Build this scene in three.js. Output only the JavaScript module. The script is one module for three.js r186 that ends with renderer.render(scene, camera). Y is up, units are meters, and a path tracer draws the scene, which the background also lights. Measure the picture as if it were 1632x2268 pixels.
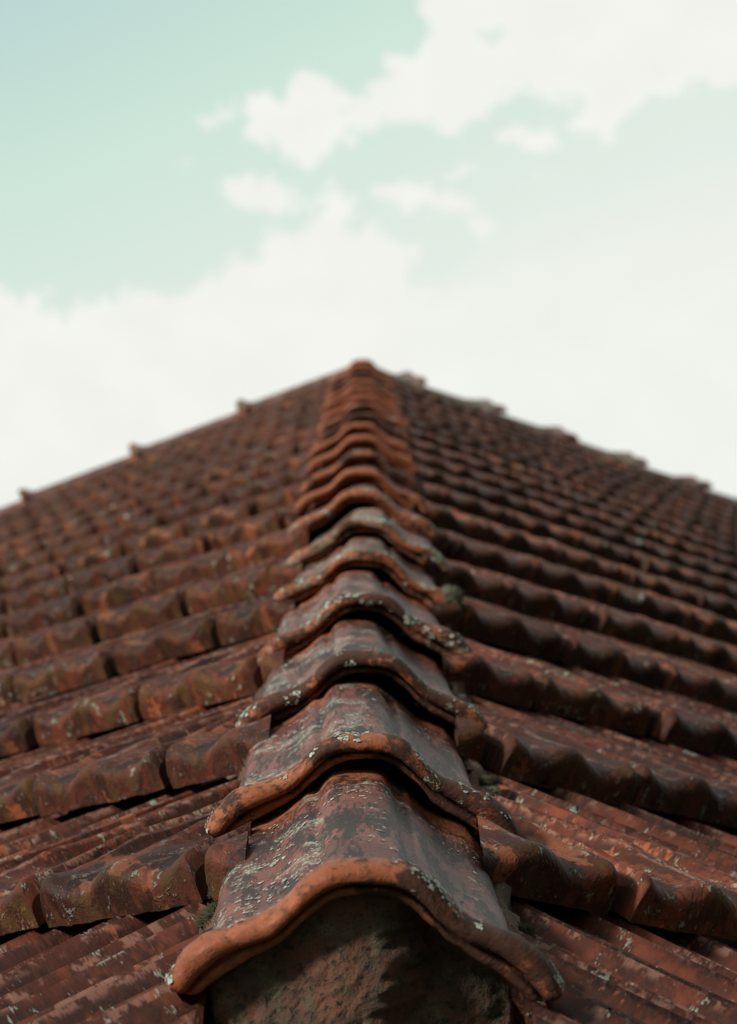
import * as THREE from 'three';
import { mergeGeometries } from 'three/addons/utils/BufferGeometryUtils.js';

// ---------------------------------------------------------------- camera
const R = Math.PI / 180, SQ = Math.SQRT1_2;
const scene = new THREE.Scene();
const PITCH = 18 * R;
const EYE = new THREE.Vector3(0, 2.0, 0);
const camera = new THREE.PerspectiveCamera(21.94, 737 / 1024, 0.05, 2000);
camera.position.copy(EYE);
camera.rotation.order = 'YXZ';
camera.rotation.set(PITCH, -0.18 * R, 0);
camera.focus = 1.96;
camera.userData.fStop = 11;

const renderer = new THREE.WebGLRenderer({ antialias: true });
renderer.toneMapping = THREE.LinearToneMapping;
renderer.toneMappingExposure = 1.0;
renderer.shadowMap.enabled = true;

// ---------------------------------------------------------------- noise fields
function rng(seed) { let s = seed >>> 0; return () => { s = (s + 0x6D2B79F5) >>> 0; let t = s; t = Math.imul(t ^ (t >>> 15), t | 1); t ^= t + Math.imul(t ^ (t >>> 7), t | 61); return ((t ^ (t >>> 14)) >>> 0) / 4294967296; }; }
const NS = 512;
function field(seed, cells, oct, gain = 0.5) {                 // periodic fbm, mean 0.5, deviation 0.17
  const out = new Float32Array(NS * NS), r = rng(seed);
  let amp = 1, c = cells;
  for (let o = 0; o < oct; o++, amp *= gain, c *= 2) {
    const g = new Float32Array(c * c * 2);
    for (let i = 0; i < c * c; i++) { const a = r() * 6.2832; g[2 * i] = Math.cos(a); g[2 * i + 1] = Math.sin(a); }
    for (let y = 0; y < NS; y++) {
      const fy = y * c / NS, y0 = Math.floor(fy) % c, y1 = (y0 + 1) % c, ty = fy - Math.floor(fy), sy = ty * ty * ty * (ty * (ty * 6 - 15) + 10);
      for (let x = 0; x < NS; x++) {
        const fx = x * c / NS, x0 = Math.floor(fx) % c, x1 = (x0 + 1) % c, tx = fx - Math.floor(fx), sx = tx * tx * tx * (tx * (tx * 6 - 15) + 10);
        const a = (y0 * c + x0) * 2, b = (y0 * c + x1) * 2, d = (y1 * c + x0) * 2, e = (y1 * c + x1) * 2;
        const n0 = g[a] * tx + g[a + 1] * ty, n1 = g[b] * (tx - 1) + g[b + 1] * ty, n2 = g[d] * tx + g[d + 1] * (ty - 1), n3 = g[e] * (tx - 1) + g[e + 1] * (ty - 1);
        out[y * NS + x] += amp * (n0 + (n1 - n0) * sx + ((n2 + (n3 - n2) * sx) - (n0 + (n1 - n0) * sx)) * sy);
      }
    }
  }
  let m = 0, v = 0;
  for (const q of out) m += q; m /= out.length;
  for (const q of out) v += (q - m) * (q - m); v = Math.sqrt(v / out.length);
  for (let i = 0; i < out.length; i++) out[i] = 0.5 + 0.17 * (out[i] - m) / v;
  return out;
}
function S(F, x, y) {
  x = (x - Math.floor(x)) * NS; y = (y - Math.floor(y)) * NS;
  const x0 = x | 0, y0 = y | 0, tx = x - x0, ty = y - y0, X0 = x0 & 511, X1 = (x0 + 1) & 511, Y0 = (y0 & 511) * NS, Y1 = ((y0 + 1) & 511) * NS;
  const a = F[Y0 + X0], b = F[Y0 + X1], c = F[Y1 + X0], d = F[Y1 + X1];
  return a + (b - a) * tx + (c - a + (a - b - c + d) * tx) * ty;
}
const FA = field(11, 8, 5), FB = field(23, 32, 4, 0.6), FC = field(37, 128, 2, 0.7);
const ss = (a, b, x) => { const t = Math.min(1, Math.max(0, (x - a) / (b - a))); return t * t * (3 - 2 * t); };
const mix = (a, b, t) => a + (b - a) * t;
const toS = (x) => 255 * (x <= 0.0031308 ? 12.92 * x : 1.055 * Math.pow(x, 1 / 2.4) - 0.055);

// ---------------------------------------------------------------- sky (air and clouds by direction) and sun
{
  const W = 4096, H = 2048, data = new Float32Array(W * H * 4);
  // outlines of the cloud banks, [azimuth from north in degrees, elevation in degrees]
  const deg = (p) => p.map(([x, y]) => [(x - 816) / 96, 18 + (1134 - y) / 102.1]);
  const bankHigh = deg([[966, -400], [962, 40], [972, 90], [935, 128], [882, 142], [884, 188], [800, 212], [770, 205], [735, 184], [690, 178], [650, 195], [636, 222], [585, 222], [556, 230], [553, 312], [600, 322], [630, 330], [645, 352], [690, 362], [745, 352], [775, 330], [820, 290], [880, 266], [935, 268], [985, 285], [1035, 302], [1085, 282], [1118, 240], [1150, 220], [1200, 216], [1235, 238], [1290, 234], [1325, 250], [1298, 290], [1335, 318], [1385, 338], [1400, 284], [1450, 262], [1490, 242], [1560, 226], [1660, 226], [2100, 300], [2100, -400]]);
  const bankLow = deg([[-500, 640], [-60, 655], [30, 664], [55, 688], [92, 674], [110, 700], [150, 712], [195, 684], [290, 664], [400, 668], [455, 650], [480, 612], [520, 588], [585, 570], [598, 530], [628, 522], [640, 540], [676, 530], [690, 502], [716, 512], [735, 470], [705, 450], [702, 430], [742, 428], [796, 452], [800, 486], [770, 504], [812, 520], [850, 508], [872, 540], [930, 548], [946, 580], [925, 640], [1010, 660], [1200, 640], [1800, 600], [2400, 700], [2400, 1800], [-500, 1800]]);
  const puffs = [[468, 270, 44, 22, 0.6], [516, 250, 14, 26, 0.4], [412, 378, 22, 14, 0.35], [545, 428, 56, 34, 1], [600, 446, 58, 32, 1], [655, 446, 34, 26, 0.7], [885, 428, 46, 22, 0.9], [950, 444, 62, 28, 1], [1030, 455, 50, 30, 0.95], [1090, 500, 40, 34, 0.85], [1045, 388, 40, 14, 0.6], [1165, 304, 36, 18, 0.95], [1222, 322, 56, 24, 1], [1340, 530, 30, 14, 0.4], [1390, 506, 46, 18, 0.35], [1232, 400, 26, 14, 0.2], [1620, 452, 30, 18, 0.3]].map(([x, y, a, b, w]) => [(x - 816) / 96, 18 + (1134 - y) / 102.1, a / 96, b / 102, w]);
  const holes = [[1112, 94, 30, 24, 0.6], [792, 245, 18, 12, 0.4]].map(([x, y, a, b, w]) => [(x - 816) / 96, 18 + (1134 - y) / 102.1, a / 96, b / 102, w]);
  const dist = (poly, x, y) => {
    let d = 1e9, ins = false;
    for (let i = 0, j = poly.length - 1; i < poly.length; j = i++) {
      const [xi, yi] = poly[i], [xj, yj] = poly[j], ex = xj - xi, ey = yj - yi, wx = x - xi, wy = y - yi, t = Math.min(1, Math.max(0, (wx * ex + wy * ey) / (ex * ex + ey * ey)));
      d = Math.min(d, (wx - ex * t) ** 2 + (wy - ey * t) ** 2);
      if ((yi > y) !== (yj > y) && x < (xj - xi) * (y - yi) / (yj - yi) + xi) ins = !ins;
    }
    return (ins ? 1 : -1) * Math.sqrt(d);
  };
  for (let j = 0; j < H; j++) {
    const el = ((j + 0.5) / H - 0.5) * 180;
    for (let i = 0; i < W; i++) {
      let az = ((i + 0.5) / W - 0.25) * 360; if (az > 180) az -= 360;      // 0 = -z, positive towards +x
      const k = (j * W + i) * 4;
      // clear air: mint, paler towards the horizon and towards the right where it is hazier
      const haze = Math.min(1, Math.max(0, ss(32, 17.5, el + 0.4 * Math.max(-8, Math.min(8, -az)) - 0.4)));
      const deep = ss(27.5, 34, el - 0.45 * Math.max(-9, Math.min(9, az)));
      let r = mix(mix(0.56, 0.50, deep), 0.845, haze), g = mix(mix(0.765, 0.665, deep), 0.875, haze), b = mix(mix(0.665, 0.66, deep), 0.82, haze);
      let c;
      // the sky all round: broken cloud of the same kind
      const w = 1 - ss(9, 12, Math.abs(az)) * 1, inEl = ss(36, 31, el);
      const sx = az / 60, sy = el / 34;
      const far = ss(0.40, 0.56, S(FA, sx + 0.13, sy + 0.4) + ss(24, 8, el) * 0.3);
      c = far;
      if (w * inEl > 0 && el > 3) {
        const wx = az + (S(FA, az / 7, el / 7) - 0.5) * 0.4 + (S(FB, az / 9, el / 9) - 0.5) * 0.3, wy = el + (S(FA, az / 7 + 0.5, el / 7 + 0.3) - 0.5) * 0.35 + (S(FB, az / 9 + 0.4, el / 9) - 0.5) * 0.26;
        const wisp = (S(FA, az / 5 + 0.2, el / 4) - 0.5) * 0.5 + (S(FB, az / 12, el / 10) - 0.5) * 0.3;
        let m = ss(-0.15, 0.12, dist(bankHigh, wx, wy) + wisp * 0.6);
        m = Math.max(m, ss(-0.2 - 2.4 * ss(1, 4.5, az), 0.13 + 1.2 * ss(1, 4.5, az), dist(bankLow, wx, wy) + wisp * 0.6) * mix(1, 0.75, ss(0.5, 3, az) * ss(10, 16, el)));
        for (const [px, py, a, bb, s] of puffs) { const q = Math.hypot((wx - px) / a, (wy - py) / bb); if (q < 1.5) m = Math.max(m, s * ss(1.3, 0.6, q + wisp * 0.8)); }
        for (const [px, py, a, bb, s] of holes) { const q = Math.hypot((wx - px) / a, (wy - py) / bb); if (q < 1.3) m *= 1 - s * ss(1.2, 0.6, q); }
        c = mix(far, m, w * inEl);
      }
      const tone = 0.89 + 0.045 * (S(FA, az / 14, el / 9) - 0.5);
      r = mix(r, tone, c); g = mix(g, tone * 1.012, c); b = mix(b, tone * 0.955, c);
      data[k] = r; data[k + 1] = g; data[k + 2] = b; data[k + 3] = 1;
    }
  }
  const t = new THREE.DataTexture(data, W, H, THREE.RGBAFormat, THREE.FloatType);
  t.mapping = THREE.EquirectangularReflectionMapping; t.magFilter = THREE.LinearFilter; t.minFilter = THREE.LinearFilter; t.wrapS = THREE.RepeatWrapping; t.needsUpdate = true;
  scene.background = t; scene.environment = t;
}
const sun = new THREE.DirectionalLight(new THREE.Color(1, 0.93, 0.84), 4.8);
sun.position.set(-8.2, 5.2, 5.4).multiplyScalar(4);
sun.target.position.set(0, 3, -5);
sun.castShadow = true; sun.shadow.radius = 15; sun.shadow.mapSize.set(2048, 2048);
Object.assign(sun.shadow.camera, { left: -14, right: 14, top: 14, bottom: -14, near: 1, far: 120 });
scene.add(sun, sun.target);

// ---------------------------------------------------------------- roof geometry: directions and key points
const HIP = 23.4 * R, ALPHA = Math.atan(Math.tan(HIP) * Math.SQRT2), CL = 0.45;      // hip pitch, slope pitch, visible length of a cap
const V = (x, y, z) => new THREE.Vector3(x, y, z);
const hipDir = V(0, Math.sin(HIP), -Math.cos(HIP)), hipUp = V(0, Math.cos(HIP), Math.sin(HIP));
const Z1 = 3.617 * CL * Math.cos(HIP - PITCH);
const Q1 = EYE.clone().add(V(0, Math.sin(PITCH), -Math.cos(PITCH)).multiplyScalar(Z1)).add(V(0, Math.cos(PITCH), Math.sin(PITCH)).multiplyScalar(-0.1327 * Z1)).add(V(0.003, 0, 0));
const NCAP = 20, GAUGE = CL * Math.sin(HIP) / Math.sin(ALPHA), PITCHW = 0.206;
const APEX = Q1.clone().addScaledVector(hipDir, (NCAP - 1 + 0.15) * CL);
const BMAX = (NCAP - 1 + 0.15) * GAUGE;
const NOSE = -0.064;                                                            // nose plane of the tiles below the cap crowns
const O = Q1.clone().addScaledVector(hipUp, NOSE);
const slopes = {
  end: { c: V(-SQ, 0, -SQ), u: V(SQ * Math.cos(ALPHA), Math.sin(ALPHA), -SQ * Math.cos(ALPHA)), phase: 0.333, s: -1 },
  long: { c: V(SQ, 0, -SQ), u: V(-SQ * Math.cos(ALPHA), Math.sin(ALPHA), -SQ * Math.cos(ALPHA)), phase: 0.45, s: 1 },
};
for (const k in slopes) { const f = slopes[k]; f.n = V(0, 0, 0).crossVectors(f.c, f.u); if (f.n.y < 0) f.n.negate(); }
const XAP = APEX.x, ZAP = APEX.z;

// ---------------------------------------------------------------- textures
function tex(data, w, h, srgb) {
  const t = new THREE.DataTexture(data, w, h, THREE.RGBAFormat, THREE.UnsignedByteType);
  t.magFilter = THREE.LinearFilter; t.minFilter = THREE.LinearMipmapLinearFilter; t.generateMipmaps = true; t.wrapS = t.wrapT = THREE.RepeatWrapping;
  if (srgb) t.colorSpace = THREE.SRGBColorSpace;
  t.needsUpdate = true; return t;
}
function atlas(w, h, cols, rows, paint) {                       // paint(variant, u, v, out) -> out = [r, g, b, roughness, relief]
  const C = new Uint8Array(w * h * 4), Ro = new Uint8Array(w * h * 4), B = new Uint8Array(w * h * 4), o = [0, 0, 0, 0, 0], cw = w / cols, ch = h / rows;
  for (let y = 0; y < h; y++) for (let x = 0; x < w; x++) {
    const cx = Math.floor(x / cw), cy = Math.floor(y / ch), k = (y * w + x) * 4;
    paint(cy * cols + cx, (x - cx * cw + 0.5) / cw, (y - cy * ch + 0.5) / ch, o);
    C[k] = toS(o[0]); C[k + 1] = toS(o[1]); C[k + 2] = toS(o[2]); Ro[k] = Ro[k + 1] = Ro[k + 2] = 255 * o[3]; B[k] = B[k + 1] = B[k + 2] = 255 * Math.min(1, Math.max(0, o[4])); C[k + 3] = Ro[k + 3] = B[k + 3] = 255;
  }
  return { map: tex(C, w, h, true), roughnessMap: tex(Ro, w, h), bumpMap: tex(B, w, h) };
}
const lay = (o, r, g, b, ro, t) => { o[0] += (r - o[0]) * t; o[1] += (g - o[1]) * t; o[2] += (b - o[2]) * t; o[3] += (ro - o[3]) * t; };

// ridge caps: u across the arch (0.35 m), v from under the lip, over it, along the body (0.58 m)
const LIPV = 0.17;
const CAPV = [                                                   // how each glaze is weathered: dirt, lichen, orange lip (left, right: the dark right partly painted shade), lichen on lip
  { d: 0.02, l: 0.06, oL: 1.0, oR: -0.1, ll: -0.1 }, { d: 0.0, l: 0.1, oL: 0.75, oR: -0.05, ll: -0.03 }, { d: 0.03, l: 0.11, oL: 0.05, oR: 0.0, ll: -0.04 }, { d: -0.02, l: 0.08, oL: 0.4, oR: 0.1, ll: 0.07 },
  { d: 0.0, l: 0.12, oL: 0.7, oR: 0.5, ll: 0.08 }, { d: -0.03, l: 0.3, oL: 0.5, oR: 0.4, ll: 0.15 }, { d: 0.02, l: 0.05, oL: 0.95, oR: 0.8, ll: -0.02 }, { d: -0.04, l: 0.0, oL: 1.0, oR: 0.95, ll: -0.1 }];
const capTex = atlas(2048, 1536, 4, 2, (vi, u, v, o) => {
  const P = CAPV[vi], t = u * 2 - 1, X = u * 0.35 + vi * 0.731, Y = v * 0.58 + vi * 0.417;
  const n1 = S(FA, X * 2.1, Y * 2.1), n2 = S(FA, X * 3.3 + 0.4, Y * 2.2 + 0.7), st = S(FA, X * 6.1 + 0.2, Y * 1.3 + 0.9), fi = S(FB, X * 3.7, Y * 3.7), fs = S(FB, X * 9, Y * 1.5 + 0.3), gr = S(FC, X * 5, Y * 5), g2 = S(FC, X * 11, Y * 11);
  const lip = 1 - ss(LIPV - 0.012, LIPV + 0.012, v + (fi - 0.5) * 0.03);
  // body: brown-mauve slip
  const k = ss(0.3, 0.7, n1);
  o[0] = mix(0.085, 0.145, k); o[1] = mix(0.028, 0.051, k); o[2] = mix(0.021, 0.04, k); o[3] = 0.47;
  lay(o, 0.068, 0.025, 0.018, 0.4, 0.8 * ss(0.5, 0.7, n2 * 0.7 + fs * 0.3));
  const dark = ss(0.49, 0.6, 0.48 * st + 0.32 * fs + 0.1 * fi + 0.1 * gr + P.d + 0.02);
  lay(o, 0.02, 0.0115, 0.009, 0.5, 0.9 * dark);
  // clay left clean where the next cap sheltered it
  const shel = ss(0.82, 0.9, v + (fi - 0.5) * 0.12 + (n1 - 0.5) * 0.1);
  lay(o, 0.27, 0.095, 0.045, 0.65, shel * 0.85);
  // lip: bare orange clay, worn and stained, right half also darkened as shade
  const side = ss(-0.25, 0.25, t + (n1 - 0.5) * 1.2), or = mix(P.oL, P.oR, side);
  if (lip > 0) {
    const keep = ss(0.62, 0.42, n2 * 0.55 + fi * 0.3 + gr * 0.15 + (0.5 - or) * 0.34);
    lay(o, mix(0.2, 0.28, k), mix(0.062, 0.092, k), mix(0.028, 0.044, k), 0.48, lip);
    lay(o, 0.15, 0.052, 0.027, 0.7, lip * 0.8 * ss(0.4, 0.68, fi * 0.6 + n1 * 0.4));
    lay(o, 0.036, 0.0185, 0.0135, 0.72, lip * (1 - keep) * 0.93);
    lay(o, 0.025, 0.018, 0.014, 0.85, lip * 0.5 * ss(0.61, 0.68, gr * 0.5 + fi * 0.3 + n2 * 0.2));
  }
  // lichen crusts, pale green-grey, thickest towards the evening side
  const lq = 0.5 * S(FA, X * 2.6 + 0.61, Y * 2.4 + 0.17) + 0.3 * S(FB, X * 3.2 + 0.3, Y * 3.2 + 0.5) + 0.2 * gr + mix(P.l * mix(1.15, 0.0, ss(-0.15, 0.55, t)), P.ll, lip) - 0.05 * shel;
  const lic = ss(0.675, 0.7, lq) * ss(0.44, 0.56, S(FC, X * 3.1 + 0.2, Y * 3.1) * 0.6 + fi * 0.4);
  const yel = ss(0.45, 0.65, n2);
  lay(o, mix(0.3, 0.26, yel * lip), mix(0.325, 0.25, yel * lip), mix(0.275, 0.13, yel * lip), 0.92, lic * mix(0.6, 0.95, g2));
  // fine pale flecks
  const fl = ss(0.79, 0.83, S(FC, X * 4.3 + 0.7, Y * 2.1 + 0.1) * 0.75 + n1 * 0.25 + P.l * 0.3);
  lay(o, 0.34, 0.31, 0.27, 0.85, fl * 0.8 * (1 - lip));
  o[4] = 0.4 + 0.14 * (gr - 0.5) + 0.1 * (g2 - 0.5) + 0.16 * (fi - 0.5) + 0.1 * dark * (fs - 0.3) + lic * (0.22 + 0.3 * (g2 - 0.4)) + fl * 0.15;
});
// field tiles: u across (0.2 m), v up the nose and along the tile (0.47 m)
const ribs = (u) => { const d = Math.min(Math.abs(u - 0.5) / 0.5, 1 - Math.abs(u - 0.5) / 0.5); return 1 - ss(0.16, 0.42, d); };   // 1 on the ribs, 0 in the pans
const NV = 0.085;
const tileTex = atlas(2048, 1280, 8, 2, (vi, u, v, o) => {
  const r1 = S(FA, vi * 0.377, 0.31), r2 = S(FA, 0.77, vi * 0.291), X = u * 0.2 + vi * 0.633, Y = v * 0.47 + vi * 0.277;
  const n1 = S(FA, X * 2.7, Y * 2.2), n2 = S(FA, X * 4.6 + 0.3, Y * 2.6 + 0.2), st = S(FA, X * 6 + 0.1, Y * 2 + 0.6), fi = S(FB, X * 4.1, Y * 4.1), fs = S(FB, X * 5, Y * 2.8), gr = S(FC, X * 5, Y * 5), g2 = S(FC, X * 11, Y * 11);
  const er = Math.min(Math.abs(u - 0.5) * 2, 1 - Math.abs(u - 0.5) * 2), bead = Math.max(1 - ss(0.01, 0.045, Math.abs(er - 0.075)), 0.85 - ss(0.005, 0.035, Math.abs(er - 0.3))), rib = ribs(u), nose = 1 - ss(NV - 0.01, NV + 0.04, v + (fi - 0.5) * 0.05);
  const k = ss(0.3, 0.7, n1 + (r1 - 0.5) * 0.5);
  o[0] = mix(0.056, 0.108, k); o[1] = mix(0.0178, 0.031, k); o[2] = mix(0.012, 0.0175, k); o[3] = 0.62;
  lay(o, 0.12, 0.045, 0.024, 0.65, nose * 0.7 * ss(0.4, 0.62, n2 * 0.5 + fi * 0.5));
  // black film of algae with frayed edges, mostly off the nose
  const dark = ss(0.42, 0.6, 0.38 * mix(st, n2, nose) + 0.24 * n1 + 0.22 * fi + 0.16 * fs + 0.03);
  lay(o, 0.027, 0.0128, 0.0094, 0.55, 0.9 * dark);
  // silt collected in the scoops behind the nose
  const scoop = (1 - rib) * ss(0.05, 0.1, v) * (1 - ss(0.2, 0.36, v));
  lay(o, 0.02, 0.0135, 0.0125, 0.75, 0.85 * ss(0.45, 0.62, scoop * 0.8 + (fi - 0.5) * 0.5 + (n2 - 0.5) * 0.3));
  // clean clay where the skin has come off
  const fresh = ss(0.69, 0.715, 0.62 * S(FA, X * 2.4 + 0.5, Y * 1.5 + 0.25) + 0.2 * fi + 0.18 * r2 + 0.02);
  lay(o, 0.2, 0.065, 0.029, 0.6, fresh * 0.8);
  // worn ribs
  const wear = Math.max(0, bead) * ss(0.49, 0.62, fs * 0.5 + st * 0.3 + gr * 0.2) * (1 - nose);
  lay(o, 0.18, 0.085, 0.063, 0.45, wear * 0.85);
  // ochre and moss stains on the nose
  lay(o, 0.075, 0.047, 0.018, 0.85, nose * 0.6 * ss(0.54, 0.66, S(FA, X * 4 + 0.8, Y * 4) * 0.6 + gr * 0.4));
  // lichen spots
  const lq = 0.45 * S(FA, X * 5.2 + 0.2, Y * 5.2 + 0.4) + 0.33 * fi + 0.22 * gr;
  const lic = ss(0.7, 0.72, lq + (r1 - 0.5) * 0.09);
  lay(o, 0.21, 0.225, 0.185, 0.92, lic * mix(0.55, 0.95, g2));
  const fl = ss(0.76, 0.8, S(FC, X * 3.1 + 0.7, Y * 2.3 + 0.1) * 0.7 + n2 * 0.3);
  lay(o, 0.22, 0.1, 0.062, 0.7, fl * 0.8);
  o[4] = 0.42 + 0.2 * (gr - 0.5) + 0.14 * (g2 - 0.5) + 0.24 * (fi - 0.5) + lic * 0.25 - fresh * 0.06 + 0.1 * dark * (fs - 0.4);
});
const mortarTex = (() => {
  return atlas(1024, 1024, 1, 1, (vi, u, v, o) => {
    const n1 = S(FA, u, v), n2 = S(FA, u * 2 + 0.3, v * 2 + 0.6), fi = S(FB, u * 2, v * 2), gr = S(FC, u * 3, v * 3), g2 = S(FC, u * 7, v * 7);
    const k = ss(0.3, 0.7, n1);
    o[0] = mix(0.05, 0.088, k); o[1] = mix(0.028, 0.037, k); o[2] = mix(0.017, 0.021, k); o[3] = 0.95;
    lay(o, 0.05, 0.04, 0.021, 0.95, 0.7 * ss(0.5, 0.66, n2 * 0.7 + fi * 0.3));
    lay(o, 0.02, 0.016, 0.012, 0.95, 0.8 * ss(0.6, 0.7, fi * 0.6 + gr * 0.4));
    lay(o, 0.2, 0.17, 0.12, 0.95, 0.5 * ss(0.68, 0.74, gr * 0.6 + n2 * 0.4));
    o[4] = 0.5 + 0.35 * (fi - 0.5) + 0.35 * (gr - 0.5) + 0.3 * (n2 - 0.5) - 0.5 * ss(0.66, 0.72, fi * 0.7 + g2 * 0.3);
  });
})();
const M = {
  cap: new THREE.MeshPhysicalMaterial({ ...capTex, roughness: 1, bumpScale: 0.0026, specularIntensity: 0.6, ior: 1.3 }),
  tile: new THREE.MeshPhysicalMaterial({ ...tileTex, roughness: 1, bumpScale: 0.003, specularIntensity: 0.4, ior: 1.35 }),
  mortar: new THREE.MeshStandardMaterial({ ...mortarTex, roughness: 1, bumpScale: 0.0035 }),
  deck: new THREE.MeshStandardMaterial({ color: new THREE.Color().setRGB(0.17, 0.115, 0.075), roughness: 0.9 }),
  wall: new THREE.MeshStandardMaterial({ color: new THREE.Color().setRGB(0.42, 0.37, 0.3), roughness: 0.95, bumpMap: mortarTex.bumpMap, bumpScale: 0.004 }),
};

// tiles of other firings: browner, redder, and a few bright replacements
M.fired = [[1, 1, 1], [1, 1, 1], [0.74, 0.74, 0.78], [1.12, 1.05, 1.0], [0.88, 0.84, 0.8], [1.4, 1.25, 1.15]].map((c) => { const m = M.tile.clone(); m.color.setRGB(...c.map((q) => q)); return m; });
// ---------------------------------------------------------------- ground and house body
const obj = (name, g, m, parent, kind) => { const o = new THREE.Mesh(g, m); o.name = name; o.castShadow = o.receiveShadow = true; if (kind) o.userData.kind = kind; parent.add(o); return o; };
{
  const n = 512, d = new Uint8Array(n * n * 4);
  for (let y = 0; y < n; y++) for (let x = 0; x < n; x++) { const k = (y * n + x) * 4, a = S(FA, x / n, y / n), b = S(FC, x / n, y / n); d[k] = toS(0.03 + 0.04 * a * b); d[k + 1] = toS(0.04 + 0.05 * a); d[k + 2] = toS(0.015 + 0.02 * b); d[k + 3] = 255; }
  const t = tex(d, n, n, true); t.repeat.set(400, 400);
  const g = obj('ground', new THREE.PlaneGeometry(1600, 1600).rotateX(-Math.PI / 2), new THREE.MeshStandardMaterial({ map: t, roughness: 1 }), scene, 'structure');
  g.userData.label = 'dark grassy ground around the low house'; g.userData.category = 'ground';
}
// unseen trees added right of the viewer to darken the long slope's tile fronts
{
  const leafMat = new THREE.MeshPhysicalMaterial({ color: new THREE.Color().setRGB(0.04, 0.06, 0.02), roughness: 0.9, transmission: 0.12, side: THREE.DoubleSide });
  const barkMat = new THREE.MeshStandardMaterial({ color: new THREE.Color().setRGB(0.07, 0.05, 0.035), roughness: 1, bumpMap: null });
  const tree = (x, z, h, w, seed, label) => {
    const r = rng(seed), t = new THREE.Group(); t.name = 'added_tree' + (seed > 301 ? '_' + String(seed - 301).padStart(3, '0') : ''); t.position.set(x, 0, z); scene.add(t);
    t.userData = { label, category: 'tree', group: 'unseen trees added to darken the tile fronts' };
    const limbs = [], tip = [];
    const limb = (a, b, ra, rb) => { const g = new THREE.CylinderGeometry(rb, ra, a.distanceTo(b), 8, 3); g.translate(0, a.distanceTo(b) / 2, 0); g.applyQuaternion(new THREE.Quaternion().setFromUnitVectors(new THREE.Vector3(0, 1, 0), b.clone().sub(a).normalize())); g.translate(a.x, a.y, a.z); limbs.push(g); };
    const fork = new THREE.Vector3(0.1, h * 0.3, 0); limb(new THREE.Vector3(0, -0.1, 0), fork, 0.2, 0.15);
    for (let i = 0; i < 9; i++) { const a = i * 2.4, e = fork.clone().add(new THREE.Vector3(Math.cos(a) * w * 0.33, h * (0.12 + 0.055 * i), Math.sin(a) * w * 0.33)); limb(fork, e, 0.1, 0.03); tip.push(e); }
    const mesh = new THREE.Mesh(mergeGeometries(limbs), barkMat); mesh.name = 'trunk'; mesh.castShadow = mesh.receiveShadow = true; t.add(mesh);
    const P = [], I = [];
    for (let c = 0; c < 64; c++) {
      const a = r() * 6.283, q = Math.sqrt(r()), yy = r(), cx = Math.cos(a) * q * w * 0.5 * (1.05 - 0.5 * yy), cz = Math.sin(a) * q * w * 0.5 * (1.05 - 0.5 * yy), cy = h * (0.28 + 0.66 * yy), cr = w * (0.12 + 0.08 * r());
      for (let l = 0; l < 150; l++) {
        const d = new THREE.Vector3(r() - 0.5, r() - 0.5, r() - 0.5).normalize().multiplyScalar(cr * Math.cbrt(r())), u = new THREE.Vector3(r() - 0.5, r() - 0.5, r() - 0.5).normalize(), v = new THREE.Vector3(r() - 0.5, r() - 0.5, r() - 0.5).cross(u).normalize(), s = 0.1 + 0.08 * r(), k = P.length / 3;
        for (const [p, q2] of [[-1, 0], [0, -0.5], [1, 0], [0, 0.5]]) P.push(cx + d.x + (u.x * p + v.x * q2) * s, cy + d.y + (u.y * p + v.y * q2) * s, cz + d.z + (u.z * p + v.z * q2) * s);
        I.push(k, k + 1, k + 2, k, k + 2, k + 3);
      }
    }
    const g = new THREE.BufferGeometry(); g.setAttribute('position', new THREE.Float32BufferAttribute(P, 3)); g.setAttribute('uv', new THREE.Float32BufferAttribute(new Float32Array(P.length / 3 * 2), 2)); g.setIndex(I); g.computeVertexNormals();
    const crown = new THREE.Mesh(g, leafMat); crown.name = 'crown'; crown.castShadow = crown.receiveShadow = true; t.add(crown);
  };
  tree(2.0, 5.4, 11, 5.6, 301, 'added leafy tree straight out from the hip of the roof');
  tree(4.8, 2.8, 12.5, 6.0, 302, 'tallest added leafy tree off the near corner of the house');
  tree(7.1, 0.2, 11.5, 5.8, 303, 'broad added leafy tree beside the long eave of the house');
  tree(9.6, -2.2, 11.5, 5.8, 304, 'added leafy tree by the middle of the long eave');
  tree(12.2, -4.8, 11.5, 5.8, 305, 'added leafy tree standing farthest along the long eave');
}
const house = new THREE.Group(); house.name = 'tiled_house'; scene.add(house);
house.userData = { label: 'old house with a hipped roof of weathered terracotta tiles', category: 'house' };
const bEave = -0.4 * GAUGE;
const at = (f, a, b, h) => O.clone().addScaledVector(f.c, a).addScaledVector(f.u, b).addScaledVector(f.n, h);
const CA = Math.cos(ALPHA);
const RIDGE = 6.0;                                               // length of the ridge running away to the right
{
  // plan frame: e1 along the end eave, e2 along the long eave, corner under the hip
  const e1 = slopes.end.c, e2 = slopes.long.c, corner = at(slopes.end, bEave * CA, bEave, -0.1);
  const len1 = 2 * (BMAX - bEave) * CA, len2 = len1 + RIDGE, inset = 0.35, hgt = corner.y + 0.12;
  const g = new THREE.BoxGeometry(len1 - 2 * inset, hgt, len2 - 2 * inset, 1, 1, 1);
  const w = obj('wall', g, M.wall, house);
  const cen = corner.clone().addScaledVector(e1, len1 / 2).addScaledVector(e2, len2 / 2);
  w.matrixAutoUpdate = true; w.position.set(cen.x, hgt / 2, cen.z); w.rotation.y = 45 * R + Math.PI / 2;
}
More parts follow.
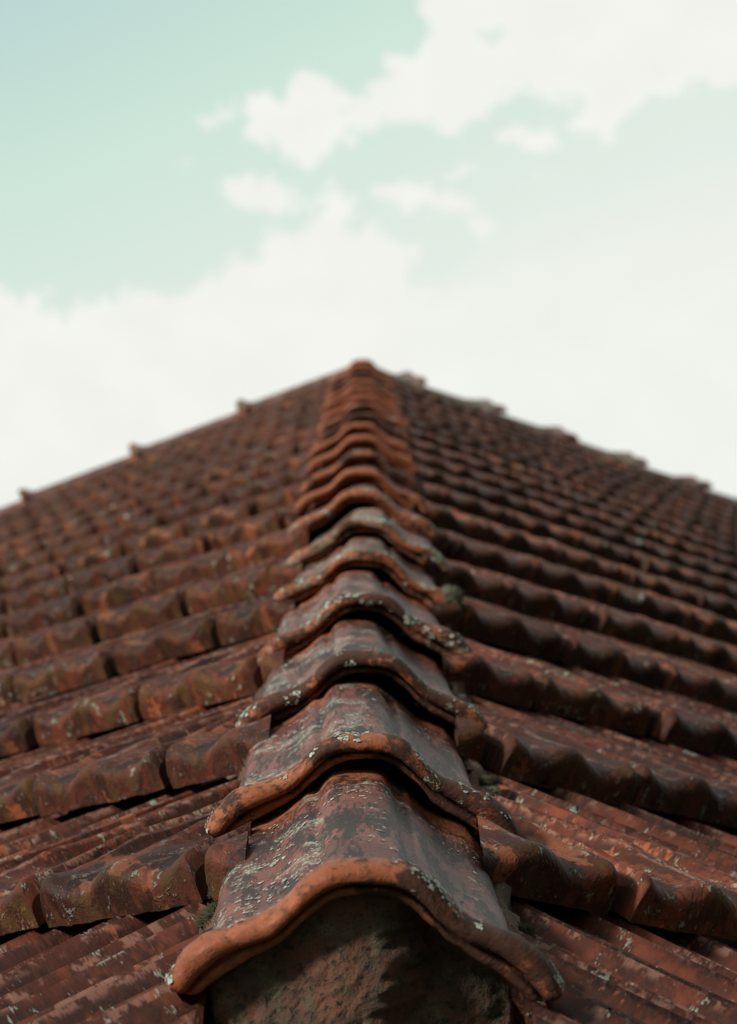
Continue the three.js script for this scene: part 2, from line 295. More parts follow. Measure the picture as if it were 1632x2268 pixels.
function quadSheet(pts, thick) {                                 // closed sheet under the tiles
  const nrm = pts[1].clone().sub(pts[0]).cross(pts[pts.length - 1].clone().sub(pts[0])).normalize(); if (nrm.y < 0) nrm.negate();
  const top = pts, bot = pts.map((p) => p.clone().addScaledVector(nrm, -thick)), pos = [], n = pts.length, tri = (a, b, c) => pos.push(a.x, a.y, a.z, b.x, b.y, b.z, c.x, c.y, c.z);
  for (let i = 1; i < n - 1; i++) { tri(top[0], top[i], top[i + 1]); tri(bot[0], bot[i + 1], bot[i]); }
  for (let i = 0; i < n; i++) { const j = (i + 1) % n; tri(top[i], bot[i], bot[j]); tri(top[i], bot[j], top[j]); }
  const g = new THREE.BufferGeometry(); g.setAttribute('position', new THREE.Float32BufferAttribute(pos, 3)); g.setAttribute('uv', new THREE.Float32BufferAttribute(new Float32Array(pos.length / 3 * 2), 2)); g.computeVertexNormals(); return g;
}
const DK = -0.065, bs = bEave + 0.02;
const hipAt = (f, b) => at(f, b * CA + 0.13, b, DK);
const deckEnd = obj('roof_slope', quadSheet([hipAt(slopes.end, bs), hipAt(slopes.end, BMAX - 0.05), at(slopes.end, (2 * BMAX - bs) * CA - 0.02, bs, DK)], 0.03), M.deck, house);
const deckLong = obj('roof_slope', quadSheet([hipAt(slopes.long, bs), hipAt(slopes.long, BMAX - 0.05), at(slopes.long, BMAX * CA + RIDGE, BMAX - 0.05, DK), at(slopes.long, (2 * BMAX - bs) * CA + RIDGE, bs, DK)], 0.03), M.deck, house);
{ // the slope behind the ridge and the far hip end, seen only from elsewhere
  const f = slopes.long, rise = (b) => at(slopes.end, (2 * BMAX - b) * CA, b, DK), ap = APEX.clone().addScaledVector(V(0, 1, 0), NOSE - 0.04), far = ap.clone().addScaledVector(f.c, RIDGE);
  const p0 = rise(bs), p1 = at(f, (2 * BMAX - bs) * CA + RIDGE, bs, DK), e1 = slopes.end.c, p2 = p0.clone().addScaledVector(f.c, 2 * (BMAX - bs) * CA + RIDGE);
  obj('roof_slope', quadSheet([p0, ap, far, p2], 0.03), M.deck, house);
  obj('roof_slope', quadSheet([p1, far, p2], 0.03), M.deck, house);
}

// ---------------------------------------------------------------- field tiles
const TLEN = 0.425;
function tileRows(fine) {                                        // straight nose (q), rolled edge (th), then along the tile (s)
  const rows = [];
  for (const q of fine ? [0, 0.4, 0.8] : [0]) rows.push({ q });
  for (const th of fine ? [0, 15, 30, 45, 60, 75, 90] : [0, 45, 90]) rows.push({ th: th * R });
  for (const s of fine ? [0.024, 0.034, 0.047, 0.062, 0.085, 0.115, 0.15, 0.2, 0.27, 0.34, TLEN] : [0.045, 0.09, 0.15, 0.28, TLEN]) rows.push({ s });
  return rows;
}
function tileHeight(u, s) {                                      // top surface above the nose plane
  const nose = 1 - ss(0.04, 0.13, s), d = Math.abs(u - 0.5) * 2;
  const e = Math.min(d, 1 - d);                                  // distance from the nearest rib line (0 .. 0.5)
  const wave = 0.5 + 0.5 * Math.cos(Math.min(1, e / 0.48) * Math.PI);
  const flat = 1 - ss(0.075, 0.15, e);
  let h = mix(0.55 * flat + 0.45 * wave, wave, nose);
  h -= 0.45 * (1 - nose) * (1 - ss(0.012, 0.05, e)) * (1 - ss(0.9, 0.95, d));     // groove on the rib
  h += 0.42 * (1 - nose) * (1 - ss(0.01, 0.045, Math.abs(e - 0.3)));              // bead in the pan
  const shoulder = ss(0, 0.09, 1 - d);                                           // rounded long edges
  const base = mix(0.0295, 0.019, ss(0.02, 0.2, s)), rib = mix(0.0128, 0.0245, 1 - nose);
  return (base + rib * h) * mix(0.62, 1, Math.sqrt(Math.max(0, shoulder))) - 0.0435 * s / 0.342 * 0.96;
}
function tileGeometry(fine, seed, vi, width) {                    // local frame: x along the course, y out of the slope, z = up the slope
  const rows = tileRows(fine), nu = fine ? 60 : 26, r = rng(seed), o1 = r(), o2 = r(), tw = (r() - 0.5) * 0.004, chip = r() < 0.5 ? r() : -9;
  const pos = [], uv = [], idx = [], nr = rows.length, cx = vi % 8, cy = Math.floor(vi / 8);
  const push = (u, y, s, v) => { pos.push((u - 0.5) * width, y, s); uv.push((cx + 0.01 + 0.98 * u) / 8, (cy + 0.01 + 0.98 * Math.min(1, v)) / 2); };
  const wob = (u, s) => (S(FA, u * 0.2 * 3 + o1, s * 3 + o2) - 0.5) * 0.0038 + (S(FB, u * 0.2 * 2.5 + o1, s * 2.5 + o2) - 0.5) * 0.0016;
  for (const rw of rows) for (let i = 0; i <= nu; i++) {
    const u = i / nu;
    if (rw.s === undefined) {                                    // up the nose: straight, then rolled over
      const top = tileHeight(u, 0.0145) + wob(u, 0), rad = Math.min(0.0115, top * 0.6), bite = Math.max(0, 1 - Math.abs(u - chip) / 0.06) * 0.006, th = rw.th ?? 0, q = rw.q ?? 1;
      const y = rw.th === undefined ? mix(wob(u, 0.5) * 0.8 + bite * 0.7, top - rad, q) : top - rad + rad * Math.sin(th);
      push(u, y, 0.0145 * (1 - Math.cos(th)) + wob(u, 0.9) * 0.5 * Math.cos(th) + bite * (1 - q), NV * (rw.th === undefined ? q * 0.5 : 0.5 + 0.5 * th / (90 * R)));
    } else push(u, tileHeight(u, rw.s) * 1 + wob(u, rw.s) + tw * (u - 0.5), rw.s, NV + (1 - NV) * rw.s / TLEN);
  }
  for (let j = 0; j < nr - 1; j++) for (let i = 0; i < nu; i++) { const a = j * (nu + 1) + i, b = a + 1, c = a + nu + 1, d = c + 1; idx.push(a, c, b, b, c, d); }
  // underside and long edges
  const top = (j, i) => j * (nu + 1) + i, base = pos.length / 3;
  for (let j = 0; j < nr; j++) for (const i of [0, nu]) {
    const k = top(j, i) * 3, s = pos[k + 2], y = rows[j].s === undefined ? Math.min(pos[k + 1], 0.001) : Math.min(pos[k + 1] - 0.012, s < 0.03 ? 0 : pos[k + 1] - 0.016);
    pos.push(pos[k], y, s, pos[k], y, s, pos[k], pos[k + 1], s); const e = uv[top(j, i) * 2], vv = uv[top(j, i) * 2 + 1]; for (let q = 0; q < 3; q++) uv.push(e, vv);
  }
  const lo = (j, side, q) => base + (j * 2 + side) * 3 + q;
  for (let j = 0; j < nr - 1; j++) {
    idx.push(lo(j, 0, 2), lo(j, 0, 1), lo(j + 1, 0, 2), lo(j + 1, 0, 2), lo(j, 0, 1), lo(j + 1, 0, 1));
    idx.push(lo(j, 1, 2), lo(j + 1, 1, 2), lo(j, 1, 1), lo(j + 1, 1, 2), lo(j + 1, 1, 1), lo(j, 1, 1));
    idx.push(lo(j, 0, 0), lo(j, 1, 0), lo(j + 1, 0, 0), lo(j, 1, 0), lo(j + 1, 1, 0), lo(j + 1, 0, 0));
  }
  // side laps that pass under the neighbours
  for (const sd of [0, 1]) {
    const f0 = pos.length / 3, rs = [0.05, 0.15, 0.27, TLEN];
    for (const sv of rs) for (const q of [-0.004, 0.026]) { pos.push((sd ? 1 : -1) * (width / 2 + q), 0.008 + sd * 0.001 - 0.0435 * sv / 0.342 * 0.96, sv); uv.push((cx + (sd ? 0.97 : 0.03)) / 8, (cy + 0.01 + 0.98 * (NV + (1 - NV) * sv / TLEN)) / 2); }
    for (let j = 0; j < rs.length - 1; j++) { const a = f0 + j * 2; if (sd) idx.push(a, a + 2, a + 1, a + 1, a + 2, a + 3); else idx.push(a, a + 1, a + 2, a + 1, a + 3, a + 2); }
  }
  const g = new THREE.BufferGeometry();
  g.setAttribute('position', new THREE.Float32BufferAttribute(pos, 3)); g.setAttribute('uv', new THREE.Float32BufferAttribute(uv, 2)); g.setIndex(idx); g.computeVertexNormals();
  return g;
}
const NVAR = 24, tileVar = { fine: [], coarse: [] };
for (let i = 0; i < NVAR; i++) { const w = PITCHW - 0.009 - (i % 5) * 0.0026; tileVar.fine.push(tileGeometry(true, 900 + i, i % 16, w)); tileVar.coarse.push(tileGeometry(false, 900 + i, i % 16, w)); }
camera.updateMatrixWorld(); camera.updateProjectionMatrix();
const viewProj = new THREE.Matrix4().multiplyMatrices(camera.projectionMatrix, camera.matrixWorldInverse.copy(camera.matrixWorld).invert());
const spots = [];
{
  const r = rng(77);
  for (const key of ['end', 'long']) {
    const f = slopes[key];
    for (let c = -1; (c * 1.03 + 0.64) * GAUGE < BMAX - 0.05; c++) {
      const b = (c < 0 ? -0.85 : c === 0 ? 0.56 : c * 1.03 + 0.64) * GAUGE, a0 = b * CA, aMax = key === 'end' ? Math.min((2 * BMAX - b) * CA, a0 + 4.6) : a0 + 5.4, sh = (r() - 0.5) * 0.016;
      for (let k = Math.floor((a0 - f.phase) / PITCHW) - 1; f.phase + k * PITCHW < aMax; k++) {
        const a = f.phase + (k + 0.5) * PITCHW + sh, jit = [r(), r(), r(), r(), r()];
        const aTop = (b + TLEN) * CA; if (a + PITCHW / 2 < a0 + 0.13) continue;
        if (key === 'end' && a - PITCHW / 2 > (2 * BMAX - b) * CA - 0.13) continue;
        const p = at(f, a + (jit[0] - 0.5) * 0.004, b + (jit[1] - 0.5) * 0.016 - (jit[2] > 0.965 ? 0.02 : 0), (jit[2] - 0.5) * 0.003), q = p.clone().applyMatrix4(viewProj);
        spots.push({ low: c < 0, key, f, p, a, b, jit, cut: a - PITCHW < aTop + (c < 0 ? 0.3 : 0.14) || (key === 'end' && a + PITCHW > (2 * BMAX - b - TLEN) * CA - 0.13), seen: Math.abs(q.x) < 1.12 && q.y > -1.25 && q.y < 1.2, d: p.distanceTo(EYE) });
      }
    }
  }
}
const ranked = spots.filter((s) => s.seen).sort((x, y) => x.d - y.d);
ranked.forEach((s, i) => { s.own = i < 300; s.fine = i < 170; });
const loose = { end: [], long: [] };
function clip(g, kx, kz, lim) {                                  // keeps the part of g where kx * x + kz * z >= lim
  if (!g) return null;
  if (g.index) g = g.toNonIndexed();
  const P = g.attributes.position.array, N = g.attributes.normal.array, U = g.attributes.uv.array, p = [], n = [], u = [];
  for (let t = 0; t < P.length / 9; t++) {
    let poly = [0, 1, 2].map((q) => { const i = t * 3 + q; return [P[3 * i], P[3 * i + 1], P[3 * i + 2], N[3 * i], N[3 * i + 1], N[3 * i + 2], U[2 * i], U[2 * i + 1]]; });
    const d = poly.map((v) => kx * v[0] + kz * v[2] - lim), out = [];
    for (let i = 0; i < 3; i++) { const k = (i + 1) % 3; if (d[i] >= 0) out.push(poly[i]); if ((d[i] >= 0) !== (d[k] >= 0)) { const f = d[i] / (d[i] - d[k]); out.push(poly[i].map((v, q) => v + (poly[k][q] - v) * f)); } }
    for (let i = 1; i + 1 < out.length; i++) for (const v of [out[0], out[i], out[i + 1]]) { p.push(v[0], v[1], v[2]); n.push(v[3], v[4], v[5]); u.push(v[6], v[7]); }
  }
  if (!p.length) return null;
  const o = new THREE.BufferGeometry(); o.setAttribute('position', new THREE.Float32BufferAttribute(p, 3)); o.setAttribute('normal', new THREE.Float32BufferAttribute(n, 3)); o.setAttribute('uv', new THREE.Float32BufferAttribute(u, 2)); return o;
}
const tilted = (f, j) => new THREE.Matrix4().makeBasis(f.s > 0 ? f.c.clone().negate() : f.c, f.n, f.u).multiply(new THREE.Matrix4().makeRotationFromEuler(new THREE.Euler((j[3] - 0.5) * 0.016, (j[4] - 0.5) * 0.034, (j[0] - 0.5) * 0.03)));
for (const s of spots) {
  const vi = Math.floor(s.jit[0] * NVAR * 0.999 + s.jit[3] * 7) % NVAR, g = (s.fine ? tileVar.fine : tileVar.coarse)[vi];
  const fm = M.fired[s.jit[4] > 0.95 ? 5 : Math.floor(s.jit[1] * 4.99)], m = tilted(s.f, s.jit).setPosition(s.p); if (s.low) m.scale(V(1, 1, 1.3));
  if (s.own && !s.cut) { const t = obj('roof_tile', g, fm, s.key === 'end' ? deckEnd : deckLong); t.applyMatrix4(m); continue; }
  let w = g.clone().applyMatrix4(m);
  if (s.cut) w.setIndex(Array.from(w.index.array).slice(0, -36));      // a sawn tile keeps no side laps
  if (s.cut) {                                                   // sawn along the hips
    const lim = s.low ? 0.1 : 0.088;
    w = s.key === 'end' ? clip(clip(w, -1, 0, -(XAP - lim)), 0, 1, ZAP + lim) : clip(w, 1, 0, XAP + lim);
    if (!w) continue;
  } else w = w.toNonIndexed();
  if (s.own) obj('roof_tile', w, fm, s.key === 'end' ? deckEnd : deckLong); else loose[s.key].push(w);
}
for (const key in loose) if (loose[key].length) obj('tile_field', mergeGeometries(loose[key]), M.tile, key === 'end' ? deckEnd : deckLong, 'stuff');

// ---------------------------------------------------------------- ridge caps
function curve(pts, n) {                                         // half profile -> n+1 points at even arc length, smoothed
  const c = new THREE.CatmullRomCurve3(pts.map(([x, y]) => V(x, y, 0)), false, 'centripetal'); c.arcLengthDivisions = 400; return c.getSpacedPoints(n);
}
const HN = 64;
const pOut = curve([[0, 0], [0.013, -0.0006], [0.026, -0.003], [0.037, -0.0108], [0.049, -0.0245], [0.06, -0.034], [0.074, -0.0398], [0.088, -0.0446], [0.099, -0.0502], [0.109, -0.0596], [0.116, -0.0715], [0.1195, -0.082]], HN);
const pIn = curve([[0, -0.0208], [0.012, -0.0218], [0.023, -0.0262], [0.037, -0.0378], [0.052, -0.0532], [0.07, -0.0645], [0.084, -0.0735], [0.093, -0.0805], [0.1, -0.088]], HN);
const pBody = curve([[0, 0], [0.012, -0.0006], [0.0195, -0.0028], [0.0252, -0.0086], [0.0285, -0.0142], [0.032, -0.0162], [0.0368, -0.0167], [0.0425, -0.0215], [0.052, -0.0308], [0.064, -0.039], [0.077, -0.0444], [0.0885, -0.051], [0.0955, -0.062], [0.0985, -0.08], [0.1, -0.108]], HN);
function capGeometry(vi, seed, fine = true) {
  const sunk = fine === true ? 0 : 0.009;                    // local: x across, y up, z = towards the open lip end
  const r = rng(seed), o1 = r() * 5, o2 = r() * 5, step = fine ? 1 : 3, cx = vi % 4, cy = Math.floor(vi / 4);
  const sec = [];
  const lipS = (f, a, v) => sec.push({ f, a, v });
  lipS(0, 0.05, 0); lipS(0, 0.02, 0.03); lipS(0.02, 0.0095, 0.036); lipS(0.08, 0.006, 0.05); lipS(0.2, 0.005, 0.062); lipS(0.29, 0.0065, 0.07); lipS(0.335, 0.0115, 0.076); lipS(0.37, 0.009, 0.08); lipS(0.41, 0.0015, 0.086);
  lipS(0.48, -0.0022, 0.093); lipS(0.6, -0.0036, 0.104); lipS(0.76, -0.0036, 0.116); lipS(0.87, -0.0018, 0.125); lipS(0.945, 0.0018, 0.133); lipS(0.985, 0.007, 0.141); lipS(1, 0.0125, 0.15); lipS(0.99, 0.0175, 0.158); lipS(0.94, 0.0225, 0.166);
  const bod = (a, v, k) => sec.push({ b: 1, a, v, k });
  if (fine !== 'ramped') { bod(0.034, 0.178, 0.55); bod(0.045, 0.196, 0.12); bod(0.058, 0.215, 0); } else { bod(0.04, 0.178, 0.85); bod(0.07, 0.196, 0.55); bod(0.1, 0.215, 0.25); bod(0.13, 0.25, 0.08); }
  for (const a of fine ? [0.08, 0.11, 0.15, 0.2, 0.25, 0.3, 0.35, 0.4, 0.45, 0.51] : [0.16, 0.3, 0.51]) bod(a, 0.215 + (a - 0.058) / 0.452 * 0.785, 0);
  sec.push({ b: 1, a: 0.51, v: 1, k: 0, thin: 1 }, { b: 1, a: 0.06, v: 0.22, k: 0, thin: 1 });
  const pos = [], uv = [], idx = [], cols = [], chips = Array.from({ length: 5 }, () => [r() * 1.9 - 0.95, 0.008 + 0.02 * r(), 0.04 + 0.12 * r()]);
  for (let i = -HN; i <= HN; i += step) cols.push(i);
  const nc = cols.length;
  for (const q of sec) for (const i of cols) {
    const k = Math.abs(i), sg = Math.sign(i), t = i / HN;
    let x, y;
    const end = k / HN, tuck = end > 0.955 ? Math.sqrt(Math.max(0, 1 - ((end - 0.955) / 0.045) ** 2)) : 1;
    const lipP = (f) => { const ff = 0.62 + (f - 0.62) * tuck; return [mix(pIn[k].x, pOut[k].x, ff), mix(pIn[k].y, pOut[k].y, ff)]; };
    if (q.b) {
      const drop = 0.0165 + sunk + 0.0135 * (q.a - 0.03) / 0.45, B = pBody[k];
      x = B.x; y = B.y - drop;
      if (q.thin) { x *= 0.9; y -= 0.011; }
      if (q.k) { const [lx, ly] = lipP(0.9); x = mix(x, Math.min(lx, 0.108), q.k); y = mix(y, ly, q.k); }
    } else {
      let f = q.f; for (const [c, w, d] of chips) { const bt = Math.max(0, 1 - Math.abs(t - c) / w); if (f > 0.55) f -= d * bt * (f - 0.4); }
      [x, y] = lipP(f);
    }
    let a = q.a;
    if (!q.b && a < 0.03) a = mix(0.012, a, tuck) ;
    const w1 = S(FA, t * 0.17 * 2.5 + o1, q.v * 0.5 * 2.5 + o2) - 0.5, w2 = S(FB, t * 0.17 * 2.2 + o2, q.v * 0.5 * 2.2 + o1) - 0.5, amp = q.thin ? 0 : 1;
    y += amp * (w1 * 0.003 + w2 * 0.0005); a += amp * (w2 * 0.0006 + w1 * 0.0025) * (q.b ? 0.4 : 1);
    pos.push(sg * x * (q.b ? 1.05 : 1.05) + amp * w1 * 0.002, y - 0.004, -a); uv.push((cx + 0.005 + 0.99 * (t * 0.5 + 0.5)) / 4, (cy + 0.005 + 0.99 * q.v) / 2);
  }
  const ns = sec.length;
  for (let j = 0; j < ns; j++) for (let i = 0; i < nc - 1; i++) { const n = (j + 1) % ns, a = j * nc + i, b = a + 1, c = n * nc + i, d = c + 1; idx.push(a, b, c, b, d, c); }
  const g = new THREE.BufferGeometry();
  g.setAttribute('position', new THREE.Float32BufferAttribute(pos, 3)); g.setAttribute('uv', new THREE.Float32BufferAttribute(uv, 2)); g.setIndex(idx); g.computeVertexNormals();
  return g;
}
// mortar bed along a ridge: frame origin, X across, Y up, axial direction away from the lips
function bedGeometry(len, start, seed, drop = 0.16) {
  const n = Math.round(len / 0.018), m = 36, pos = [], uv = [], idx = [], r = rng(seed), o = r() * 9;
  for (let j = 0; j <= n; j++) for (let i = 0; i <= m; i++) {
    const a = start + j * len / n, q = i / m * 2 - 1, k = Math.abs(q), sg = Math.sign(q);
    const sag = 0.032 + 0.019 * (((a / CL) % 1 + 1) % 1);
    let x, y;
    if (k < 0.6) { const B = pBody[Math.round(k / 0.6 * HN * 0.9)]; x = B.x * 0.9; y = B.y - sag - 0.004; }
    else { const t = (k - 0.6) / 0.4; x = 0.094 + 0.034 * t; y = -0.09 - (drop - 0.09) * t * t - 0.006; }
    const w = (S(FB, a * 1.4 + o, q * 0.13 + o) - 0.5) * 0.022 + (S(FC, a * 1.4, q * 0.13 + o) - 0.5) * 0.008;
    if (k >= 0.55) { x += w; y += w * 0.6; }
    pos.push(sg * x, y, -a); uv.push(q * 0.2 + 0.5, a * 1.2);
  }
  for (let j = 0; j < n; j++) for (let i = 0; i < m; i++) { const a = j * (m + 1) + i, b = a + 1, c = a + m + 1, d = c + 1; idx.push(a, b, c, b, d, c); }
  const g = new THREE.BufferGeometry(); g.setAttribute('position', new THREE.Float32BufferAttribute(pos, 3)); g.setAttribute('uv', new THREE.Float32BufferAttribute(uv, 2)); g.setIndex(idx); g.computeVertexNormals(); return g;
}
function plugGeometry() {                                        // the rough mortar face that closes the lowest cap
  const nx = 90, ny = 110, pos = [], uv = [], idx = [];
  const roof = (x) => { const k = Math.min(Math.abs(x), 0.0995); for (let i = 1; i <= HN; i++) if (pIn[i].x >= k) { const t = (k - pIn[i - 1].x) / (pIn[i].x - pIn[i - 1].x); return mix(pIn[i - 1].y, pIn[i].y, t); } return pIn[HN].y; };
  for (let j = 0; j <= ny; j++) for (let i = 0; i <= nx; i++) {
    const q = i / nx * 2 - 1, x = q * 0.108, t = j / ny, y0 = roof(x) - 0.002, y = mix(y0, -0.26, t);
    const rag = (S(FA, 0.3, y * 3 + 0.1) - 0.5) * 0.03 + (S(FB, 0.7, y * 3) - 0.5) * 0.012;
    let a = 0.026 - 0.36 * Math.max(0, y0 - y - 0.01) + 0.035 * ss(0.012, 0.055, x + rag) + 0.06 * ss(0.86, 1, Math.abs(q));
    a += (S(FA, x * 4 + 0.3, y * 4) - 0.5) * 0.009 + (S(FB, x * 3, y * 3 + 0.2) - 0.5) * 0.0032 + (S(FC, x * 4, y * 4) - 0.5) * 0.0022;
    pos.push(x, y, -a); uv.push(x * 3, y * 3);
  }
  for (let j = 0; j < ny; j++) for (let i = 0; i < nx; i++) { const a = j * (nx + 1) + i, b = a + 1, c = a + nx + 1, d = c + 1; idx.push(a, c, b, b, c, d); }
  const g = new THREE.BufferGeometry(); g.setAttribute('position', new THREE.Float32BufferAttribute(pos, 3)); g.setAttribute('uv', new THREE.Float32BufferAttribute(uv, 2)); g.setIndex(idx); g.computeVertexNormals(); return g;
}
const frame = (X, Y, axial, origin) => new THREE.Matrix4().makeBasis(X, Y, axial.clone().negate()).setPosition(origin);
const capShared = {};
const capOf = (vi, s, fine) => capShared[vi + '_' + s + fine] ??= capGeometry(vi, s, fine);
function layCaps(bed, F, list, seed) {
  const r = rng(seed);
  for (const [a, vi, s, fine, len = 1] of list) {
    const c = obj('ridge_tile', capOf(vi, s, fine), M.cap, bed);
    const jitter = new THREE.Matrix4().makeRotationFromEuler(new THREE.Euler((r() - 0.5) * 0.014, (r() - 0.5) * 0.045, (r() - 0.5) * 0.07)).setPosition((r() - 0.5) * 0.009, (r() - 0.5) * 0.004, -a - (r() - 0.5) * 0.03);
    c.applyMatrix4(F.clone().multiply(jitter).scale(V(1, 1, len)));
  }
}
let hipBed;
{ // the hip towards the viewer
  const F = frame(V(1, 0, 0), hipUp, hipDir, Q1), len = (NCAP - 0.6) * CL;
  const bed = hipBed = obj('mortar_bed', mergeGeometries([bedGeometry(len, 0.06, 5), plugGeometry()]).applyMatrix4(F), M.mortar, house);
  const order = [0, 1, 2, 3, 4, 5, 6, 7, 1, 7, 6, 2, 4, 7, 6, 7, 3, 2, 7, 7];
  layCaps(bed, F, order.map((v, i) => [i * CL, v, 40 + i, true]), 9);
}
{ // the hip falling away on the other side
  const axial = V(Math.cos(HIP), Math.sin(HIP), 0), up = V(-Math.sin(HIP), Math.cos(HIP), 0), X = V(0, 0, -1);
  const X2 = V(0, 0, 0).crossVectors(up, axial.clone().negate()), org = APEX.clone().addScaledVector(axial, -0.06);
  org.addScaledVector(up, 0.022); const F = frame(X2, up, axial, org);
  const bed = obj('mortar_bed', bedGeometry(5.9, -6.0, 6).applyMatrix4(F), M.mortar, house);
  layCaps(bed, F, Array.from({ length: 12 }, (_, i) => [-(i + 1.0) * CL, [5, 5, 3, 5, 4, 5][i % 6], 80 + i % 4, false]), 19);
}
{ // the level ridge
  const axial = slopes.long.c.clone().negate(), up = V(0, 1, 0), X2 = V(0, 0, 0).crossVectors(up, axial.clone().negate()), org = APEX.clone().add(V(0, 0.008, 0));
  const F = frame(X2, up, axial, org);
  const bed = obj('mortar_bed', bedGeometry(RIDGE, -RIDGE, 7, 0.2).applyMatrix4(F), M.mortar, house);
  layCaps(bed, F, Array.from({ length: 12 }, (_, i) => [-(i + 0.52) * CL, [5, 5, 4, 5, 3, 5][i % 6], 90 + i % 4, 'ramped', i ? 1 : 0.45]), 29);
}

// ---------------------------------------------------------------- moss cushions and lichen crusts
function mossGeometry(seed) {
  const r = rng(seed), P = [], I = [], up = V(0, 1, 0);
  for (let i = 0; i < 420; i++) {
    const d = V(r() - 0.5, r() * 0.8 - 0.12, r() - 0.5).normalize(), b = d.clone().multiplyScalar(0.55 + 0.2 * r()), t = d.clone().multiplyScalar(0.9 + 0.25 * r()).add(V(r() - 0.5, r() - 0.5, r() - 0.5).multiplyScalar(0.3)), e = V(r() - 0.5, r() - 0.5, r() - 0.5).cross(d).normalize().multiplyScalar(0.07), f = e.clone().cross(d), k = P.length / 3;
    for (const q of [b.clone().add(e), b.clone().sub(e), b.clone().add(f), t]) P.push(q.x, q.y, q.z);
    I.push(k, k + 1, k + 3, k + 1, k + 2, k + 3, k + 2, k, k + 3);
  }
  const core = new THREE.IcosahedronGeometry(0.7, 3), Q = core.attributes.position;
  for (let i = 0; i < Q.count; i++) { const k = P.length / 3; P.push(Q.getX(i), Math.max(-0.2, Q.getY(i)), Q.getZ(i)); I.push(k); }
  const g = new THREE.BufferGeometry(); g.setAttribute('position', new THREE.Float32BufferAttribute(P, 3)); g.setAttribute('uv', new THREE.Float32BufferAttribute(new Float32Array(P.length / 3 * 2), 2)); g.setIndex(I); g.computeVertexNormals(); return g;
}
{
  const green = new THREE.MeshStandardMaterial({ color: new THREE.Color().setRGB(0.032, 0.03, 0.012), roughness: 1 }), grey = new THREE.MeshStandardMaterial({ color: new THREE.Color().setRGB(0.1, 0.1, 0.065), roughness: 1 });
  const gs = [mossGeometry(1), mossGeometry(2), mossGeometry(3)], r = rng(501), F = frame(V(1, 0, 0), hipUp, hipDir, Q1);
  const put = (x, y, a, sx, sy, m) => { const o = obj('moss_cushion', gs[Math.floor(r() * 3)], m, hipBed); o.applyMatrix4(F.clone().multiply(new THREE.Matrix4().makeRotationY(r() * 6)).setPosition(V(x, y, -a).applyMatrix4(F)).scale(V(sx, sy, sx))); };
  put(0.114, -0.071, 4 * CL + 0.01, 0.02, 0.02, grey);
  for (let i = 0; i < 34; i++) { const sd = r() < 0.35 ? -1 : 1, a = 0.1 + r() * r() * 6; put(sd * (0.106 + 0.008 * r()), -0.1 - 0.02 * r(), a, 0.006 + 0.008 * r(), 0.005 + 0.006 * r(), r() < 0.8 ? green : grey); }
  put(-0.106, -0.128, 0.0, 0.016, 0.012, grey);
  const pale = new THREE.MeshStandardMaterial({ color: new THREE.Color().setRGB(0.13, 0.13, 0.07), roughness: 1 });
  for (let i = 0; i < 26; i++) {                                   // pale moss on the bedding by the apex
    const o = obj('moss_cushion', gs[i % 3], pale, hipBed), left = i % 3 > 0, d = 0.12 + (left ? 1.0 : 0.5) * r() * r();
    const p = left ? APEX.clone().add(V(-Math.cos(HIP) * d, -Math.sin(HIP) * d - 0.105 - 0.03 * r(), 0.11 + 0.02 * r())) : APEX.clone().addScaledVector(slopes.long.c, d).add(V(0.06, -0.115 - 0.03 * r(), 0.09));
    o.position.copy(p); o.rotation.y = r() * 6; o.scale.set(0.03 + 0.02 * r(), 0.014 + 0.006 * r(), 0.018);
  }
}
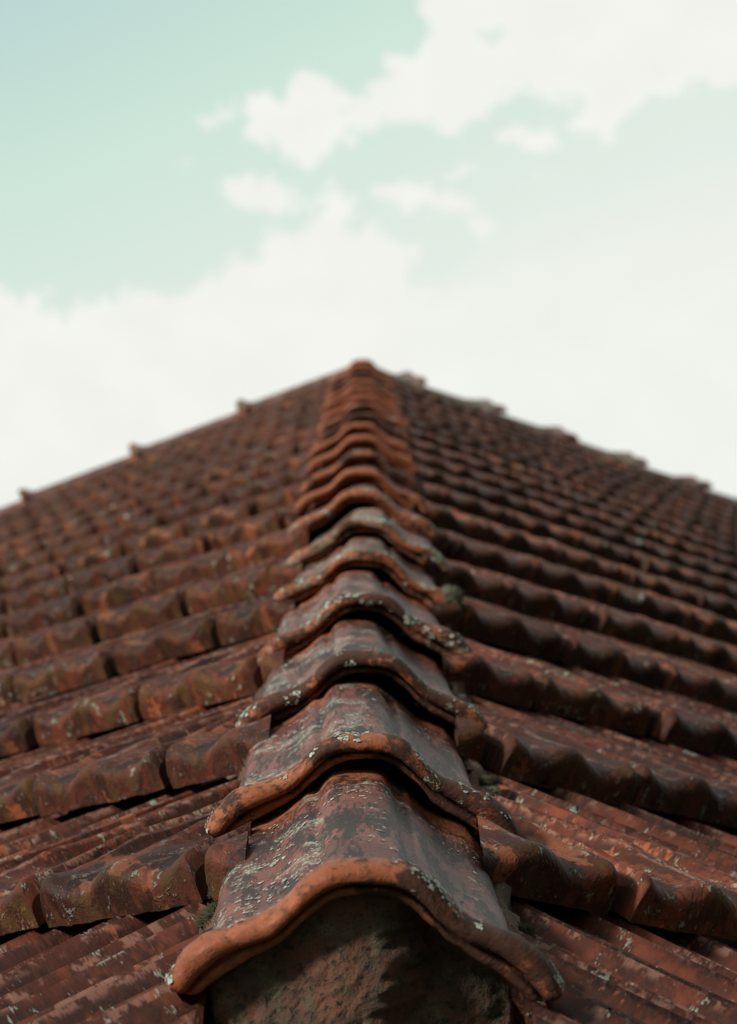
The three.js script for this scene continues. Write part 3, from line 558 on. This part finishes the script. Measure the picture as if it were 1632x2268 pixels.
{
  // raised flakes: [geometry, matrix, wanted(u, v) 0..1, flakes tried, size]
  const P = [], C = [], I = [], r = rng(611), A = V(0, 0, 0), B = V(0, 0, 0), D = V(0, 0, 0), N = V(0, 0, 0);
  const scatter = (mesh, cell, want, tries, size) => {
    mesh.updateWorldMatrix(true, false);
    const g = mesh.geometry, p = g.attributes.position, uv = g.attributes.uv, ix = g.index ?? { count: p.count, getX: (q) => q }, nt = Math.floor(ix.count / 3);
    for (let i = 0; i < tries; i++) {
      const t = Math.floor(r() * nt) * 3, a = ix.getX(t), b = ix.getX(t + 1), c = ix.getX(t + 2); let w1 = r(), w2 = r(); if (w1 + w2 > 1) { w1 = 1 - w1; w2 = 1 - w2; }
      const w0 = 1 - w1 - w2, u = (uv.getX(a) * w0 + uv.getX(b) * w1 + uv.getX(c) * w2) * cell[0], v = (uv.getY(a) * w0 + uv.getY(b) * w1 + uv.getY(c) * w2) * cell[1];
      if (r() > want(u - Math.floor(u), v - Math.floor(v), u, v)) continue;
      A.fromBufferAttribute(p, a).applyMatrix4(mesh.matrixWorld); B.fromBufferAttribute(p, b).applyMatrix4(mesh.matrixWorld); D.fromBufferAttribute(p, c).applyMatrix4(mesh.matrixWorld);
      N.crossVectors(B.clone().sub(A), D.clone().sub(A)); if (N.lengthSq() < 1e-14) continue; N.normalize();
      const o = A.clone().multiplyScalar(w0).addScaledVector(B, w1).addScaledVector(D, w2), x = B.clone().sub(A).normalize(), y = N.clone().cross(x), s = size * (0.45 + 0.9 * r() * r()), k = P.length / 3, tone = 0.75 + 0.5 * r(), ph = r() * 6;
      o.addScaledVector(N, 0.0004);
      P.push(...o.clone().addScaledVector(N, s * 0.28).toArray()); C.push(0.24 * tone, 0.26 * tone, 0.215 * tone);
      for (let q = 0; q < 7; q++) { const an = q / 7 * 6.283 + ph, rr = s * (0.55 + 0.7 * r()); P.push(...o.clone().addScaledVector(x, Math.cos(an) * rr).addScaledVector(y, Math.sin(an) * rr).addScaledVector(N, s * (0.05 + 0.35 * r())).toArray()); C.push(0.28 * tone, 0.305 * tone, 0.255 * tone); I.push(k, k + 1 + q, k + 1 + (q + 1) % 7); }
    }
  };
  const caps = hipBed.children.filter((c) => c.name === 'ridge_tile');
  caps.slice(0, 7).forEach((c, i) => {
    const patch = (u, v) => 0.6 * S(FA, u * 0.55 + i * 0.37, v * 0.8 + i * 0.21) + 0.4 * S(FB, u * 0.6 + i * 0.3, v * 0.8);
    scatter(c, [4, 2], (u, v, U, Vv) => v > 0.2 && v < 0.84 ? ss(0.58, 0.68, patch(U, Vv) + 0.07 * ss(0.5, 0.2, u) - 0.05 * ss(0.45, 0.7, u)) : v > 0.13 && v < 0.2 ? 0.7 * ss(0.56, 0.64, patch(U * 1.4, Vv + 0.4)) : v > 0.09 && i > 1 ? 0.5 * ss(0.64, 0.68, patch(U, Vv + 0.7)) : 0, i < 3 ? 9000 : 5000, i < 3 ? 0.0021 : 0.003);
  });
  const near = [...deckEnd.children, ...deckLong.children].filter((c) => c.name === 'roof_tile' && c.geometry.index).slice().sort((a, b) => a.position.distanceTo(EYE) - b.position.distanceTo(EYE));
  const centre = (m) => { m.geometry.computeBoundingBox(); m.updateWorldMatrix(true, false); return m.geometry.boundingBox.getCenter(V(0, 0, 0)).applyMatrix4(m.matrixWorld); };
  near.map((m) => [m, centre(m).distanceTo(EYE)]).sort((a, b) => a[1] - b[1]).slice(0, 44).forEach(([m], i) => {
    const q = i * 0.291; scatter(m, [8, 2], (u, v, U, Vv) => ss(0.715, 0.77, 0.6 * S(FA, U * 0.35 + q, Vv * 0.5 + q) + 0.4 * S(FB, U * 0.4 + q, Vv * 0.6) + (i % 9 === 5 ? 0.03 : 0)), 2600, 0.002);
  });
  const g = new THREE.BufferGeometry(); g.setAttribute('position', new THREE.Float32BufferAttribute(P, 3)); g.setAttribute('color', new THREE.Float32BufferAttribute(C, 3)); g.setAttribute('uv', new THREE.Float32BufferAttribute(new Float32Array(P.length / 3 * 2), 2)); g.setIndex(I); g.computeVertexNormals();
  obj('lichen_crust', g, new THREE.MeshStandardMaterial({ vertexColors: true, roughness: 1 }), house, 'stuff').userData.label = 'pale green crusts of lichen on the tiles';
}

renderer.render(scene, camera);
